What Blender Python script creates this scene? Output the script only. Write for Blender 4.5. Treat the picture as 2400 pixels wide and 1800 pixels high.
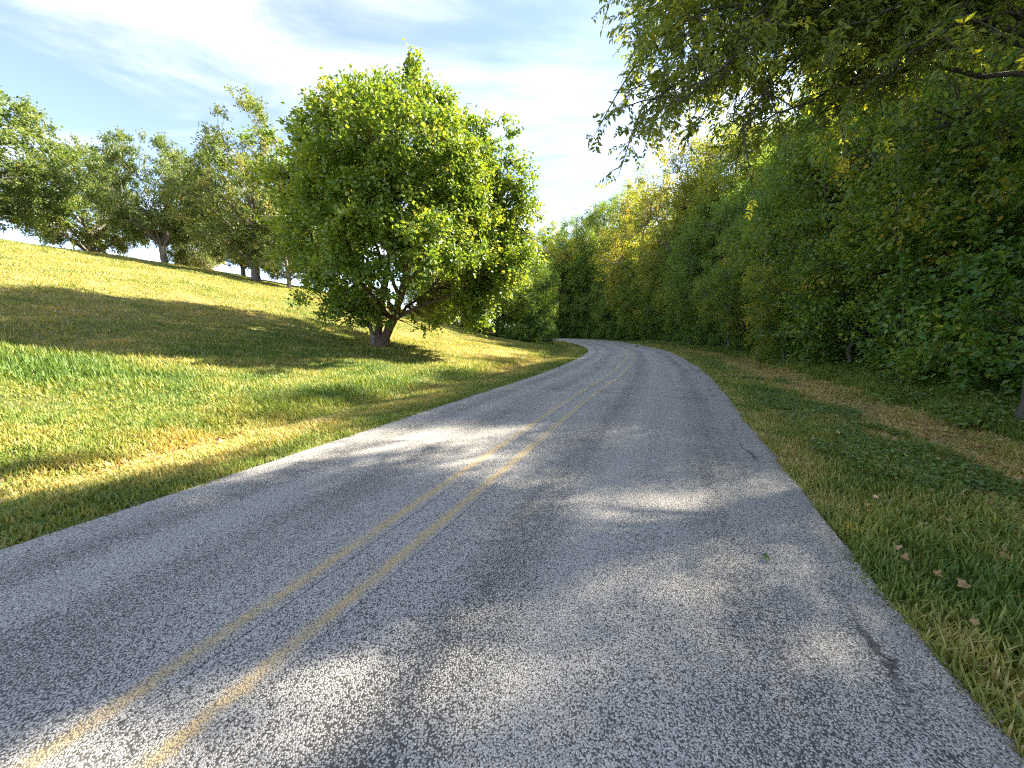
import bpy, math, numpy as np
from mathutils import Vector

# ------------------------------------------------------------------ camera, sky, sun, exposure
scene = bpy.context.scene
for o in list(bpy.data.objects):
    bpy.data.objects.remove(o)
FPX, HORIZON, CAM_H = 902.0, 776.0, 1.5            # focal length and horizon row in the 2400 px photograph
PITCH = math.atan((900 - HORIZON) / FPX)
cam = bpy.data.cameras.new('camera')
cam.sensor_width = 36.0
cam.lens = 36.0 * FPX / 2400.0
cam.clip_start = 0.05
cam.clip_end = 3000
cam_ob = bpy.data.objects.new('camera', cam)
scene.collection.objects.link(cam_ob)
cam_ob.location = (0, 0, CAM_H)
cam_ob.rotation_euler = (math.pi / 2 - PITCH, 0, 0)
scene.camera = cam_ob

SUN_AZ, SUN_EL = math.radians(64), math.radians(37)   # azimuth to the right of straight ahead
scene.view_settings.view_transform = 'Standard'
scene.view_settings.look = 'None'
scene.view_settings.gamma = 1.0
scene.view_settings.exposure = 3.72
scene.render.engine = 'CYCLES'
scene.cycles.use_denoising = False
scene.cycles.filter_width = 1.15
scene.cycles.max_bounces = 8
scene.cycles.diffuse_bounces = 4
scene.cycles.transmission_bounces = 5
scene.cycles.transparent_max_bounces = 8
scene.cycles.sample_clamp_indirect = 8

world = bpy.data.worlds.new('World')
scene.world = world
world.use_nodes = True
wn, wl = world.node_tree.nodes, world.node_tree.links
wn.clear()
w_out = wn.new('ShaderNodeOutputWorld')
w_bg = wn.new('ShaderNodeBackground')
w_bg.inputs['Strength'].default_value = 0.05
w_sky = wn.new('ShaderNodeTexSky')
w_sky.sky_type = 'NISHITA'
w_sky.sun_disc = False
w_sky.sun_elevation = SUN_EL
w_sky.sun_rotation = SUN_AZ
w_sky.air_density = 1.0
w_sky.dust_density = 0.15
w_sky.altitude = 3500
w_sky.ozone_density = 3.2
# thin cirrus: noise laid out on a level sheet high above the ground
w_tc = wn.new('ShaderNodeTexCoord')
w_sep = wn.new('ShaderNodeSeparateXYZ')
wl.new(w_tc.outputs['Generated'], w_sep.inputs[0])
w_add = wn.new('ShaderNodeMath'); w_add.operation = 'ADD'; w_add.inputs[1].default_value = 0.10
w_max = wn.new('ShaderNodeMath'); w_max.operation = 'MAXIMUM'; w_max.inputs[1].default_value = 0.0
wl.new(w_sep.outputs['Z'], w_max.inputs[0]); wl.new(w_max.outputs[0], w_add.inputs[0])
w_dx = wn.new('ShaderNodeMath'); w_dx.operation = 'DIVIDE'
w_dy = wn.new('ShaderNodeMath'); w_dy.operation = 'DIVIDE'
wl.new(w_sep.outputs['X'], w_dx.inputs[0]); wl.new(w_add.outputs[0], w_dx.inputs[1])
wl.new(w_sep.outputs['Y'], w_dy.inputs[0]); wl.new(w_add.outputs[0], w_dy.inputs[1])
w_com = wn.new('ShaderNodeCombineXYZ')
wl.new(w_dx.outputs[0], w_com.inputs['X']); wl.new(w_dy.outputs[0], w_com.inputs['Y'])
def w_noise(rot, scl, scale, detail, rough, dist, loc=(0, 0, 0)):
    m = wn.new('ShaderNodeMapping')
    m.inputs['Rotation'].default_value = (0, 0, math.radians(rot))
    m.inputs['Scale'].default_value = scl
    m.inputs['Location'].default_value = loc
    wl.new(w_com.outputs[0], m.inputs['Vector'])
    n = wn.new('ShaderNodeTexNoise')
    n.inputs['Scale'].default_value = scale
    n.inputs['Detail'].default_value = detail
    n.inputs['Roughness'].default_value = rough
    n.inputs['Distortion'].default_value = dist
    wl.new(m.outputs[0], n.inputs['Vector'])
    return n
w_n1 = w_noise(70, (0.5, 1.6, 1), 1.5, 9, 0.62, 0.7, (5.5, 9.1, 0))
w_n2 = w_noise(25, (0.8, 1.3, 1), 0.75, 6, 0.55, 0.3, (18.2, 5.5, 0))
w_mix = wn.new('ShaderNodeMath'); w_mix.operation = 'MULTIPLY_ADD'
w_mix.inputs[1].default_value = 0.55
wl.new(w_n1.outputs[0], w_mix.inputs[0])
w_half = wn.new('ShaderNodeMath'); w_half.operation = 'MULTIPLY'; w_half.inputs[1].default_value = 0.45
wl.new(w_n2.outputs[0], w_half.inputs[0]); wl.new(w_half.outputs[0], w_mix.inputs[2])
w_rmp = wn.new('ShaderNodeMapRange')
w_rmp.interpolation_type = 'SMOOTHSTEP'
w_rmp.inputs['From Min'].default_value = 0.43
w_rmp.inputs['From Max'].default_value = 0.78
w_rmp.inputs['To Min'].default_value = 0.02
w_rmp.inputs['To Max'].default_value = 0.72
wl.new(w_mix.outputs[0], w_rmp.inputs['Value'])
w_cl = wn.new('ShaderNodeMix'); w_cl.data_type = 'RGBA'
w_cl.inputs['B'].default_value = (4.5, 4.3, 4.05, 1)
wl.new(w_rmp.outputs[0], w_cl.inputs['Factor'])
w_wb = wn.new('ShaderNodeMix'); w_wb.data_type = 'RGBA'; w_wb.blend_type = 'MULTIPLY'   # white balance of the hazy sky
w_wb.inputs['Factor'].default_value = 1.0
w_wb.inputs['B'].default_value = (1.08, 0.87, 0.75, 1)
wl.new(w_sky.outputs[0], w_wb.inputs['A'])
wl.new(w_wb.outputs['Result'], w_cl.inputs['A'])
wl.new(w_cl.outputs['Result'], w_bg.inputs['Color'])
wl.new(w_bg.outputs[0], w_out.inputs['Surface'])

sun = bpy.data.lights.new('sun', 'SUN')
sun.energy = 2.0
sun.angle = math.radians(1.0)
sun.color = (1.0, 0.92, 0.76)
sun_ob = bpy.data.objects.new('sun', sun)
scene.collection.objects.link(sun_ob)
to_sun = Vector((math.sin(SUN_AZ) * math.cos(SUN_EL), math.cos(SUN_AZ) * math.cos(SUN_EL), math.sin(SUN_EL)))
sun_ob.rotation_euler = to_sun.to_track_quat('Z', 'Y').to_euler()
sun_ob.location = (30, 30, 40)

# ------------------------------------------------------------------ helpers
COL = scene.collection

def at(px, py, depth):
    """Point at a forward distance `depth` (m) in the direction of a pixel of the 2400 px photograph."""
    r, u = (px - 1200) / FPX, (900 - py) / FPX
    up, fw = u * math.cos(PITCH) - math.sin(PITCH), u * math.sin(PITCH) + math.cos(PITCH)
    t = depth / fw
    return np.array([r * t, depth, CAM_H + up * t])

def hash2(ix, iy, seed=0):
    n = (ix.astype(np.int64) * 374761393 + iy.astype(np.int64) * 668265263 + seed * 974634) & 0x7fffffff
    n = ((n ^ (n >> 13)) * 1274126177) & 0x7fffffff
    return ((n ^ (n >> 16)) & 0xffff) / 65535.0

def noise2(x, y, seed=0):
    x = np.asarray(x, float); y = np.asarray(y, float)
    ix, iy = np.floor(x), np.floor(y)
    fx, fy = x - ix, y - iy
    fx = fx * fx * (3 - 2 * fx); fy = fy * fy * (3 - 2 * fy)
    a = hash2(ix, iy, seed); b = hash2(ix + 1, iy, seed)
    c = hash2(ix, iy + 1, seed); d = hash2(ix + 1, iy + 1, seed)
    return (a * (1 - fx) + b * fx) * (1 - fy) + (c * (1 - fx) + d * fx) * fy

def fbm(x, y, seed=0, octv=4):
    s, a, t = 0, 0.5, 0
    for k in range(octv):
        s = s + a * noise2(np.asarray(x) * 2 ** k, np.asarray(y) * 2 ** k, seed + k * 17)
        t += a; a *= 0.5
    return s / t

def noise3(p, seed=0):
    return (noise2(p[:, 0] + 0.37 * p[:, 2], p[:, 1] - 0.21 * p[:, 2], seed) +
            noise2(p[:, 1] + 3.1, p[:, 2] + 0.3 * p[:, 0], seed + 5) +
            noise2(p[:, 2] + 7.7, p[:, 0] - 0.4 * p[:, 1], seed + 9)) / 3

def mesh_from(name, verts, faces, mat, smooth=False, attrs=None, uv=None):
    """verts (n,3); faces = list of (k,m) integer arrays, each of m-gons."""
    me = bpy.data.meshes.new(name)
    verts = np.ascontiguousarray(verts, np.float32)
    me.vertices.add(len(verts))
    me.vertices.foreach_set('co', verts.ravel())
    faces = [f for f in faces if len(f)]
    loops = np.concatenate([f.ravel() for f in faces]).astype(np.int32)
    sizes = np.concatenate([np.full(len(f), f.shape[1]) for f in faces]).astype(np.int32)
    starts = np.concatenate([[0], np.cumsum(sizes)[:-1]]).astype(np.int32)
    me.loops.add(len(loops))
    me.loops.foreach_set('vertex_index', loops)
    me.polygons.add(len(sizes))
    me.polygons.foreach_set('loop_start', starts)
    me.polygons.foreach_set('use_smooth', np.full(len(sizes), smooth))
    for k, v in (attrs or {}).items():
        a = me.attributes.new(k, 'FLOAT', 'POINT')
        a.data.foreach_set('value', np.ascontiguousarray(v, np.float32))
    if uv is not None:
        l = me.uv_layers.new(name='UVMap')
        l.data.foreach_set('uv', np.ascontiguousarray(uv[loops], np.float32).ravel())
    me.materials.append(mat)
    me.update(calc_edges=True)
    return me

def link(name, me, parent=None, loc=(0, 0, 0)):
    o = bpy.data.objects.new(name, me)
    COL.objects.link(o)
    o.location = loc
    if parent is not None:
        o.parent = parent
    return o

def tag(o, label=None, cat=None, group=None, kind=None):
    for k, v in (('label', label), ('category', cat), ('group', group), ('kind', kind)):
        if v:
            o[k] = v
    return o

def norm(v):
    return v / np.maximum(np.linalg.norm(v, axis=-1, keepdims=True), 1e-9)

class Tubes:
    """Tapered tubes along polylines, collected into one mesh."""
    def __init__(self):
        self.v, self.f, self.n = [], [], 0
    def add(self, pts, rad, sides=6, wob=0.0, rng=None):
        pts = np.asarray(pts, float); rad = np.asarray(rad, float)
        k = len(pts)
        t = norm(np.gradient(pts, axis=0))
        ref = np.array([0.31, 0.95, 0.05]) if abs(t[0][1]) < 0.9 else np.array([1.0, 0, 0])
        a = norm(np.cross(t, ref)); b = np.cross(t, a)
        ang = np.arange(sides) * 2 * math.pi / sides
        r = rad[:, None] * np.ones(sides)[None]
        if wob and rng is not None:
            r = r * (1 + wob * rng.normal(size=r.shape) * 0.5 + wob * rng.normal(size=(1, sides)))
        ring = pts[:, None] + r[..., None] * (np.cos(ang)[None, :, None] * a[:, None] + np.sin(ang)[None, :, None] * b[:, None])
        self.v.append(ring.reshape(-1, 3))
        i = np.arange(k - 1)[:, None] * sides; j = np.arange(sides)[None]; j2 = (j + 1) % sides
        q = np.stack([i + j, i + j2, i + sides + j2, i + sides + j], -1).reshape(-1, 4) + self.n
        self.f.append(q)
        self.n += k * sides
    def mesh(self, name, mat):
        return mesh_from(name, np.concatenate(self.v), [np.concatenate(self.f)], mat, smooth=True)

def curve(p0, p1, p2, n):
    t = np.linspace(0, 1, n)[:, None]
    return (1 - t) ** 2 * p0 + 2 * t * (1 - t) * p1 + t ** 2 * p2

# ------------------------------------------------------------------ materials
def new_mat(name):
    m = bpy.data.materials.new(name)
    m.use_nodes = True
    m.node_tree.nodes.clear()
    return m, m.node_tree.nodes, m.node_tree.links

def ramp(n, stops):
    r = n.new('ShaderNodeValToRGB')
    e = r.color_ramp.elements
    while len(e) < len(stops):
        e.new(0.5)
    for k, (p, c) in enumerate(stops):
        e[k].position = p
        e[k].color = (*c, 1)
    return r

def leaf_material(name, stops, transl=0.42, gain=(1.9, 1.65, 0.6), rough=0.42, obj_var=0.25):
    m, n, l = new_mat(name)
    out = n.new('ShaderNodeOutputMaterial')
    at_ = n.new('ShaderNodeAttribute'); at_.attribute_name = 'tint'
    oi = n.new('ShaderNodeObjectInfo')
    ma = n.new('ShaderNodeMath'); ma.operation = 'MULTIPLY_ADD'
    ma.inputs[1].default_value = obj_var
    l.new(oi.outputs['Random'], ma.inputs[0]); l.new(at_.outputs['Fac'], ma.inputs[2])
    sb = n.new('ShaderNodeMath'); sb.operation = 'SUBTRACT'; sb.inputs[1].default_value = obj_var / 2
    l.new(ma.outputs[0], sb.inputs[0])
    r = ramp(n, stops)
    l.new(sb.outputs[0], r.inputs[0])
    p = n.new('ShaderNodeBsdfPrincipled')
    p.inputs['Roughness'].default_value = rough
    p.inputs['Specular IOR Level'].default_value = 0.5
    l.new(r.outputs[0], p.inputs['Base Color'])
    g = n.new('ShaderNodeMix'); g.data_type = 'RGBA'; g.blend_type = 'MULTIPLY'
    g.inputs['Factor'].default_value = 1
    g.inputs['B'].default_value = (*gain, 1)
    l.new(r.outputs[0], g.inputs['A'])
    t = n.new('ShaderNodeBsdfTranslucent')
    l.new(g.outputs['Result'], t.inputs['Color'])
    mx = n.new('ShaderNodeMixShader'); mx.inputs[0].default_value = transl
    l.new(p.outputs[0], mx.inputs[1]); l.new(t.outputs[0], mx.inputs[2])
    l.new(mx.outputs[0], out.inputs['Surface'])
    return m

M_MAPLE = leaf_material('maple_leaf', [(0.0, (0.065, 0.128, 0.020)), (0.45, (0.138, 0.226, 0.034)), (0.8, (0.256, 0.316, 0.046)), (1.0, (0.33, 0.33, 0.06))], obj_var=0)
M_OAK = leaf_material('oak_leaf', [(0.0, (0.072, 0.128, 0.032)), (0.5, (0.142, 0.204, 0.052)), (0.85, (0.253, 0.263, 0.077)), (1.0, (0.379, 0.256, 0.103))], 0.36)
M_WOOD = leaf_material('woodland_leaf', [(0.0, (0.054, 0.121, 0.025)), (0.45, (0.125, 0.218, 0.035)), (0.8, (0.232, 0.306, 0.049)), (1.0, (0.499, 0.371, 0.055))], 0.45)
M_YELLOW = leaf_material('turning_leaf', [(0.0, (0.09, 0.16, 0.03)), (0.45, (0.20, 0.24, 0.04)), (0.85, (0.34, 0.31, 0.05)), (1.0, (0.42, 0.25, 0.06))], 0.48)
M_WALNUT = leaf_material('walnut_leaf', [(0.0, (0.079, 0.140, 0.028)), (0.5, (0.180, 0.239, 0.041)), (0.9, (0.340, 0.335, 0.049)), (1.0, (0.700, 0.700, 0.041))], 0.45, obj_var=0)
M_SHRUB = leaf_material('shrub_leaf', [(0.0, (0.053, 0.131, 0.031)), (0.5, (0.115, 0.232, 0.044)), (0.85, (0.229, 0.324, 0.049)), (1.0, (0.460, 0.432, 0.062))], 0.4)
M_WEED = leaf_material('weed_leaf', [(0.0, (0.065, 0.130, 0.030)), (0.5, (0.130, 0.215, 0.040)), (1.0, (0.26, 0.31, 0.06))], 0.35, obj_var=0)
M_GRASS = leaf_material('grass_blade', [(0.0, (0.105, 0.190, 0.031)), (0.33, (0.200, 0.265, 0.045)), (0.66, (0.390, 0.360, 0.095)), (1.0, (0.62, 0.47, 0.19))], 0.35, (1.4, 1.25, 0.6), 0.55, 0)
M_LITTER = leaf_material('dry_leaf', [(0.0, (0.160, 0.075, 0.030)), (0.5, (0.360, 0.210, 0.090)), (1.0, (0.600, 0.420, 0.200))], 0.15, (1.2, 1.0, 0.7), 0.6, 0.2)
M_GREENLEAF = leaf_material('fallen_green_leaf', [(0.0, (0.050, 0.120, 0.030)), (1.0, (0.080, 0.170, 0.040))], 0.2, obj_var=0)

def bark_material(name, c0, c1, scale=6.0):
    m, n, l = new_mat(name)
    out = n.new('ShaderNodeOutputMaterial')
    tc = n.new('ShaderNodeTexCoord')
    mp = n.new('ShaderNodeMapping'); mp.inputs['Scale'].default_value = (scale, scale, scale * 0.18)
    l.new(tc.outputs['Object'], mp.inputs[0])
    nz = n.new('ShaderNodeTexNoise'); nz.inputs['Scale'].default_value = 2.2; nz.inputs['Detail'].default_value = 7
    nz.inputs['Roughness'].default_value = 0.7
    l.new(mp.outputs[0], nz.inputs['Vector'])
    r = ramp(n, [(0.33, c0), (0.68, c1)])
    l.new(nz.outputs[0], r.inputs[0])
    b = n.new('ShaderNodeBump'); b.inputs['Strength'].default_value = 0.9; b.inputs['Distance'].default_value = 0.05
    l.new(nz.outputs[0], b.inputs['Height'])
    p = n.new('ShaderNodeBsdfPrincipled'); p.inputs['Roughness'].default_value = 0.9
    p.inputs['Specular IOR Level'].default_value = 0.2
    l.new(r.outputs[0], p.inputs['Base Color']); l.new(b.outputs[0], p.inputs['Normal'])
    l.new(p.outputs[0], out.inputs['Surface'])
    return m
B_MAPLE = bark_material('maple_bark', (0.07, 0.04, 0.028), (0.24, 0.17, 0.13))
B_PALE = bark_material('pale_bark', (0.12, 0.10, 0.085), (0.36, 0.33, 0.29))
B_OAK = bark_material('oak_bark', (0.10, 0.08, 0.07), (0.30, 0.26, 0.23))
B_WOOD = bark_material('woodland_bark', (0.05, 0.045, 0.035), (0.17, 0.15, 0.12))

# ------------------------------------------------------------------ the lie of the land
CL = np.array([(-16.0, -34.8), (-8.2, -15.9), (-4.3, -6.5), (-2.0, -0.9), (-0.27, 3.30), (1.3, 7.15), (4.24, 14.4), (7.7, 25.1),
               (9.75, 34.9), (11.3, 50.0), (11.3, 64.0), (8.6, 77.0), (2.5, 89.0), (-8.0, 100.0), (-24.0, 110.0), (-60.0, 122.0), (-140, 140)])
CW = np.array([2.8, 2.8, 2.8, 2.8, 2.79, 2.8, 2.83, 2.9, 3.05, 3.7, 3.9, 3.6, 3.3, 3.2, 3.2, 3.2, 3.2])

def catmull(P, W, per=14):
    Q, w = [], []
    for i in range(len(P) - 1):
        p0, p1, p2, p3 = P[max(i - 1, 0)], P[i], P[i + 1], P[min(i + 2, len(P) - 1)]
        m1 = (p2 - p0) / 2; m2 = (p3 - p1) / 2
        for t in np.arange(per) / per:
            h = (2 * t ** 3 - 3 * t ** 2 + 1, t ** 3 - 2 * t ** 2 + t, -2 * t ** 3 + 3 * t ** 2, t ** 3 - t ** 2)
            Q.append(h[0] * p1 + h[1] * m1 + h[2] * p2 + h[3] * m2)
            w.append(W[i] * (1 - t) + W[i + 1] * t)
    Q.append(P[-1]); w.append(W[-1])
    return np.array(Q), np.array(w)
RC, RW = catmull(CL, CW)
RT = norm(np.gradient(RC, axis=0))
RN = np.stack([RT[:, 1], -RT[:, 0]], 1)                 # points to the right of the road
RS = np.concatenate([[0], np.cumsum(np.linalg.norm(np.diff(RC, axis=0), axis=1))])

def road_dist(x, y):
    """Signed distance beyond the road edge (right positive side flag), arclength and lateral offset."""
    x = np.atleast_1d(np.asarray(x, float)); y = np.atleast_1d(np.asarray(y, float))
    best = np.full(x.shape, 1e18); lat = np.zeros(x.shape); wid = np.zeros(x.shape); arc = np.zeros(x.shape)
    for i in range(len(RC) - 1):
        a, d = RC[i], RC[i + 1] - RC[i]
        L2 = d @ d
        t = np.clip(((x - a[0]) * d[0] + (y - a[1]) * d[1]) / L2, 0, 1)
        qx, qy = x - a[0] - t * d[0], y - a[1] - t * d[1]
        dd = qx * qx + qy * qy
        k = dd < best
        if not k.any():
            continue
        side = qx * d[1] - qy * d[0]
        best[k] = dd[k]
        lat[k] = (np.sign(side) * np.sqrt(dd))[k]
        wid[k] = (RW[i] + (RW[i + 1] - RW[i]) * t)[k]
        arc[k] = (RS[i] + (RS[i + 1] - RS[i]) * t)[k]
    return np.abs(lat) - wid, lat > 0, arc, lat

PL = np.array([(-9, -.05), (-0.3, -.05), (0, -.035), (0.9, -.05), (1.7, -.15), (2.1, -.2), (2.6, -.08), (3.4, .08), (5.5, .38), (8.3, .80), (10.5, 1.25), (13, 1.95),
               (20, 3.7), (32, 6.5), (36, 7.35), (40, 7.85), (45, 8.1), (60, 8.0), (100, 6.0), (200, 1.0), (4000, 0)])
PR = np.array([(-9, -.05), (-0.3, -.05), (0, -.035), (1.0, -.05), (1.8, -.12), (2.6, -.17), (3.3, -.10), (4.5, .0), (6.5, .15), (10, .3), (20, .9), (45, 2.5), (150, 4), (4000, 4)])
def smooth_prof(P):
    e = np.concatenate([np.linspace(-9, 12, 421), np.linspace(12.25, 220, 800), [4000]])
    z = np.interp(e, P[:, 0], P[:, 1])
    k = np.exp(-np.linspace(-2, 2, 9) ** 2); k /= k.sum()
    z2 = np.convolve(np.pad(z, 4, mode='edge'), k, 'valid')
    return e, z2
EL, ZL = smooth_prof(PL)
ER, ZR = smooth_prof(PR)

def ground_z(x, y, rd=None):
    x = np.atleast_1d(np.asarray(x, float)); y = np.atleast_1d(np.asarray(y, float))
    e, right, arc, lat = rd if rd is not None else road_dist(x, y)
    z = np.where(right, np.interp(e, ER, ZR), np.interp(e, EL, ZL))
    amp = np.clip((e - 0.6) / 5, 0, 1)
    z = z + amp * (0.22 * (fbm(x * 0.12, y * 0.12, 3) - 0.5) + 0.20 * (fbm(x * 0.6, y * 0.6, 8, 3) - 0.5))
    return z

def gz(x, y):
    return float(ground_z(x, y)[0])

def dryness(x, y, e, right):
    """0 fresh green .. 1 straw: what grows where."""
    n = fbm(x * 0.22, y * 0.22, 31); n2 = fbm(x * 0.9, y * 0.9, 44, 3)
    left = 0.52 + 0.9 * (n - 0.5) + 0.5 * (n2 - 0.5)
    left = left + 0.12 * np.clip((e - 12) / 10, 0, 1)
    lush = np.exp(-(((x + 9.6) / 2.6) ** 2 + ((y - 8.2) / 1.1) ** 2)) + 0.55 * np.exp(-((e - 3.0) / 0.6) ** 2) * np.clip((n2 - 0.45) * 8, 0, 1)
    left = left - 0.55 * lush
    left = np.where(e < 0.55, 0.10 + 0.5 * n2, np.where(e < 1.5, 0.42 + 0.6 * (n2 - 0.3), left))
    left = left + 0.10 * np.exp(-((e - 2.05) / 0.22) ** 2) * np.clip(n2 * 3 - 0.7, 0, 1)
    r = 0.38 + 0.9 * (n2 - 0.5) + 0.3 * (n - 0.5)
    wig = 0.5 * (fbm(x * 0.35, y * 0.35, 71, 3) - 0.5)
    brown = np.clip(1.4 - np.abs(e + wig - 2.5) / 0.95, 0, 1)
    brown = brown * np.clip(1.25 - np.hypot(x, y) / 45, 0.25, 1) * np.clip(0.35 + 1.6 * (fbm(x * 0.8, y * 0.8, 91, 3) - 0.15), 0, 1)
    r = r * (1 - brown) + brown * (0.92 + 0.3 * (n2 - 0.5))
    r = np.where(e > 3.4, 0.10 + 0.35 * n2, r)
    r = np.where(e < 0.25, r + 0.12, r)
    return np.clip(np.where(right, r, left), 0, 1)

def warp_axis(lo, hi, n, fine, c=0.0):
    k = math.asinh((hi - c) / fine); j = math.asinh((lo - c) / fine)
    return c + fine * np.sinh(np.linspace(j, k, n))
gx = warp_axis(-700, 700, 330, 9.0, 0.0)
gy = warp_axis(-120, 1100, 330, 9.0, 6.0)
GX, GY = np.meshgrid(gx, gy)
fx, fy = GX.ravel(), GY.ravel()
rd = road_dist(fx, fy)
fz = ground_z(fx, fy, rd)
nx, ny = len(gx), len(gy)
ii = (np.arange(ny - 1)[:, None] * nx + np.arange(nx - 1)[None]).ravel()
quads = np.stack([ii, ii + 1, ii + nx + 1, ii + nx], 1)

m, n, l = new_mat('turf_soil')
out = n.new('ShaderNodeOutputMaterial')
a_ = n.new('ShaderNodeAttribute'); a_.attribute_name = 'tint'
tc = n.new('ShaderNodeTexCoord')
nz = n.new('ShaderNodeTexNoise'); nz.inputs['Scale'].default_value = 9; nz.inputs['Detail'].default_value = 8; nz.inputs['Roughness'].default_value = 0.75
l.new(tc.outputs['Object'], nz.inputs['Vector'])
ma = n.new('ShaderNodeMath'); ma.operation = 'MULTIPLY_ADD'; ma.inputs[1].default_value = 0.9
l.new(nz.outputs[0], ma.inputs[0]); l.new(a_.outputs['Fac'], ma.inputs[2])
sb = n.new('ShaderNodeMath'); sb.operation = 'SUBTRACT'; sb.inputs[1].default_value = 0.45
l.new(ma.outputs[0], sb.inputs[0])
r = ramp(n, [(0.0, (0.035, 0.07, 0.018)), (0.33, (0.08, 0.115, 0.028)), (0.66, (0.19, 0.17, 0.06)), (1.0, (0.30, 0.225, 0.105))])
l.new(sb.outputs[0], r.inputs[0])
bp = n.new('ShaderNodeBump'); bp.inputs['Strength'].default_value = 0.8; bp.inputs['Distance'].default_value = 0.06
l.new(nz.outputs[0], bp.inputs['Height'])
p = n.new('ShaderNodeBsdfPrincipled'); p.inputs['Roughness'].default_value = 0.95; p.inputs['Specular IOR Level'].default_value = 0.1
l.new(r.outputs[0], p.inputs['Base Color']); l.new(bp.outputs[0], p.inputs['Normal'])
l.new(p.outputs[0], out.inputs['Surface'])
M_SOIL = m
ground = link('ground', mesh_from('ground', np.stack([fx, fy, fz], 1), [quads], M_SOIL, True,
                                  {'tint': dryness(fx, fy, rd[0], rd[1])}))
tag(ground, 'grassy hillside and verges either side of the road', 'ground', kind='structure')

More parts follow.
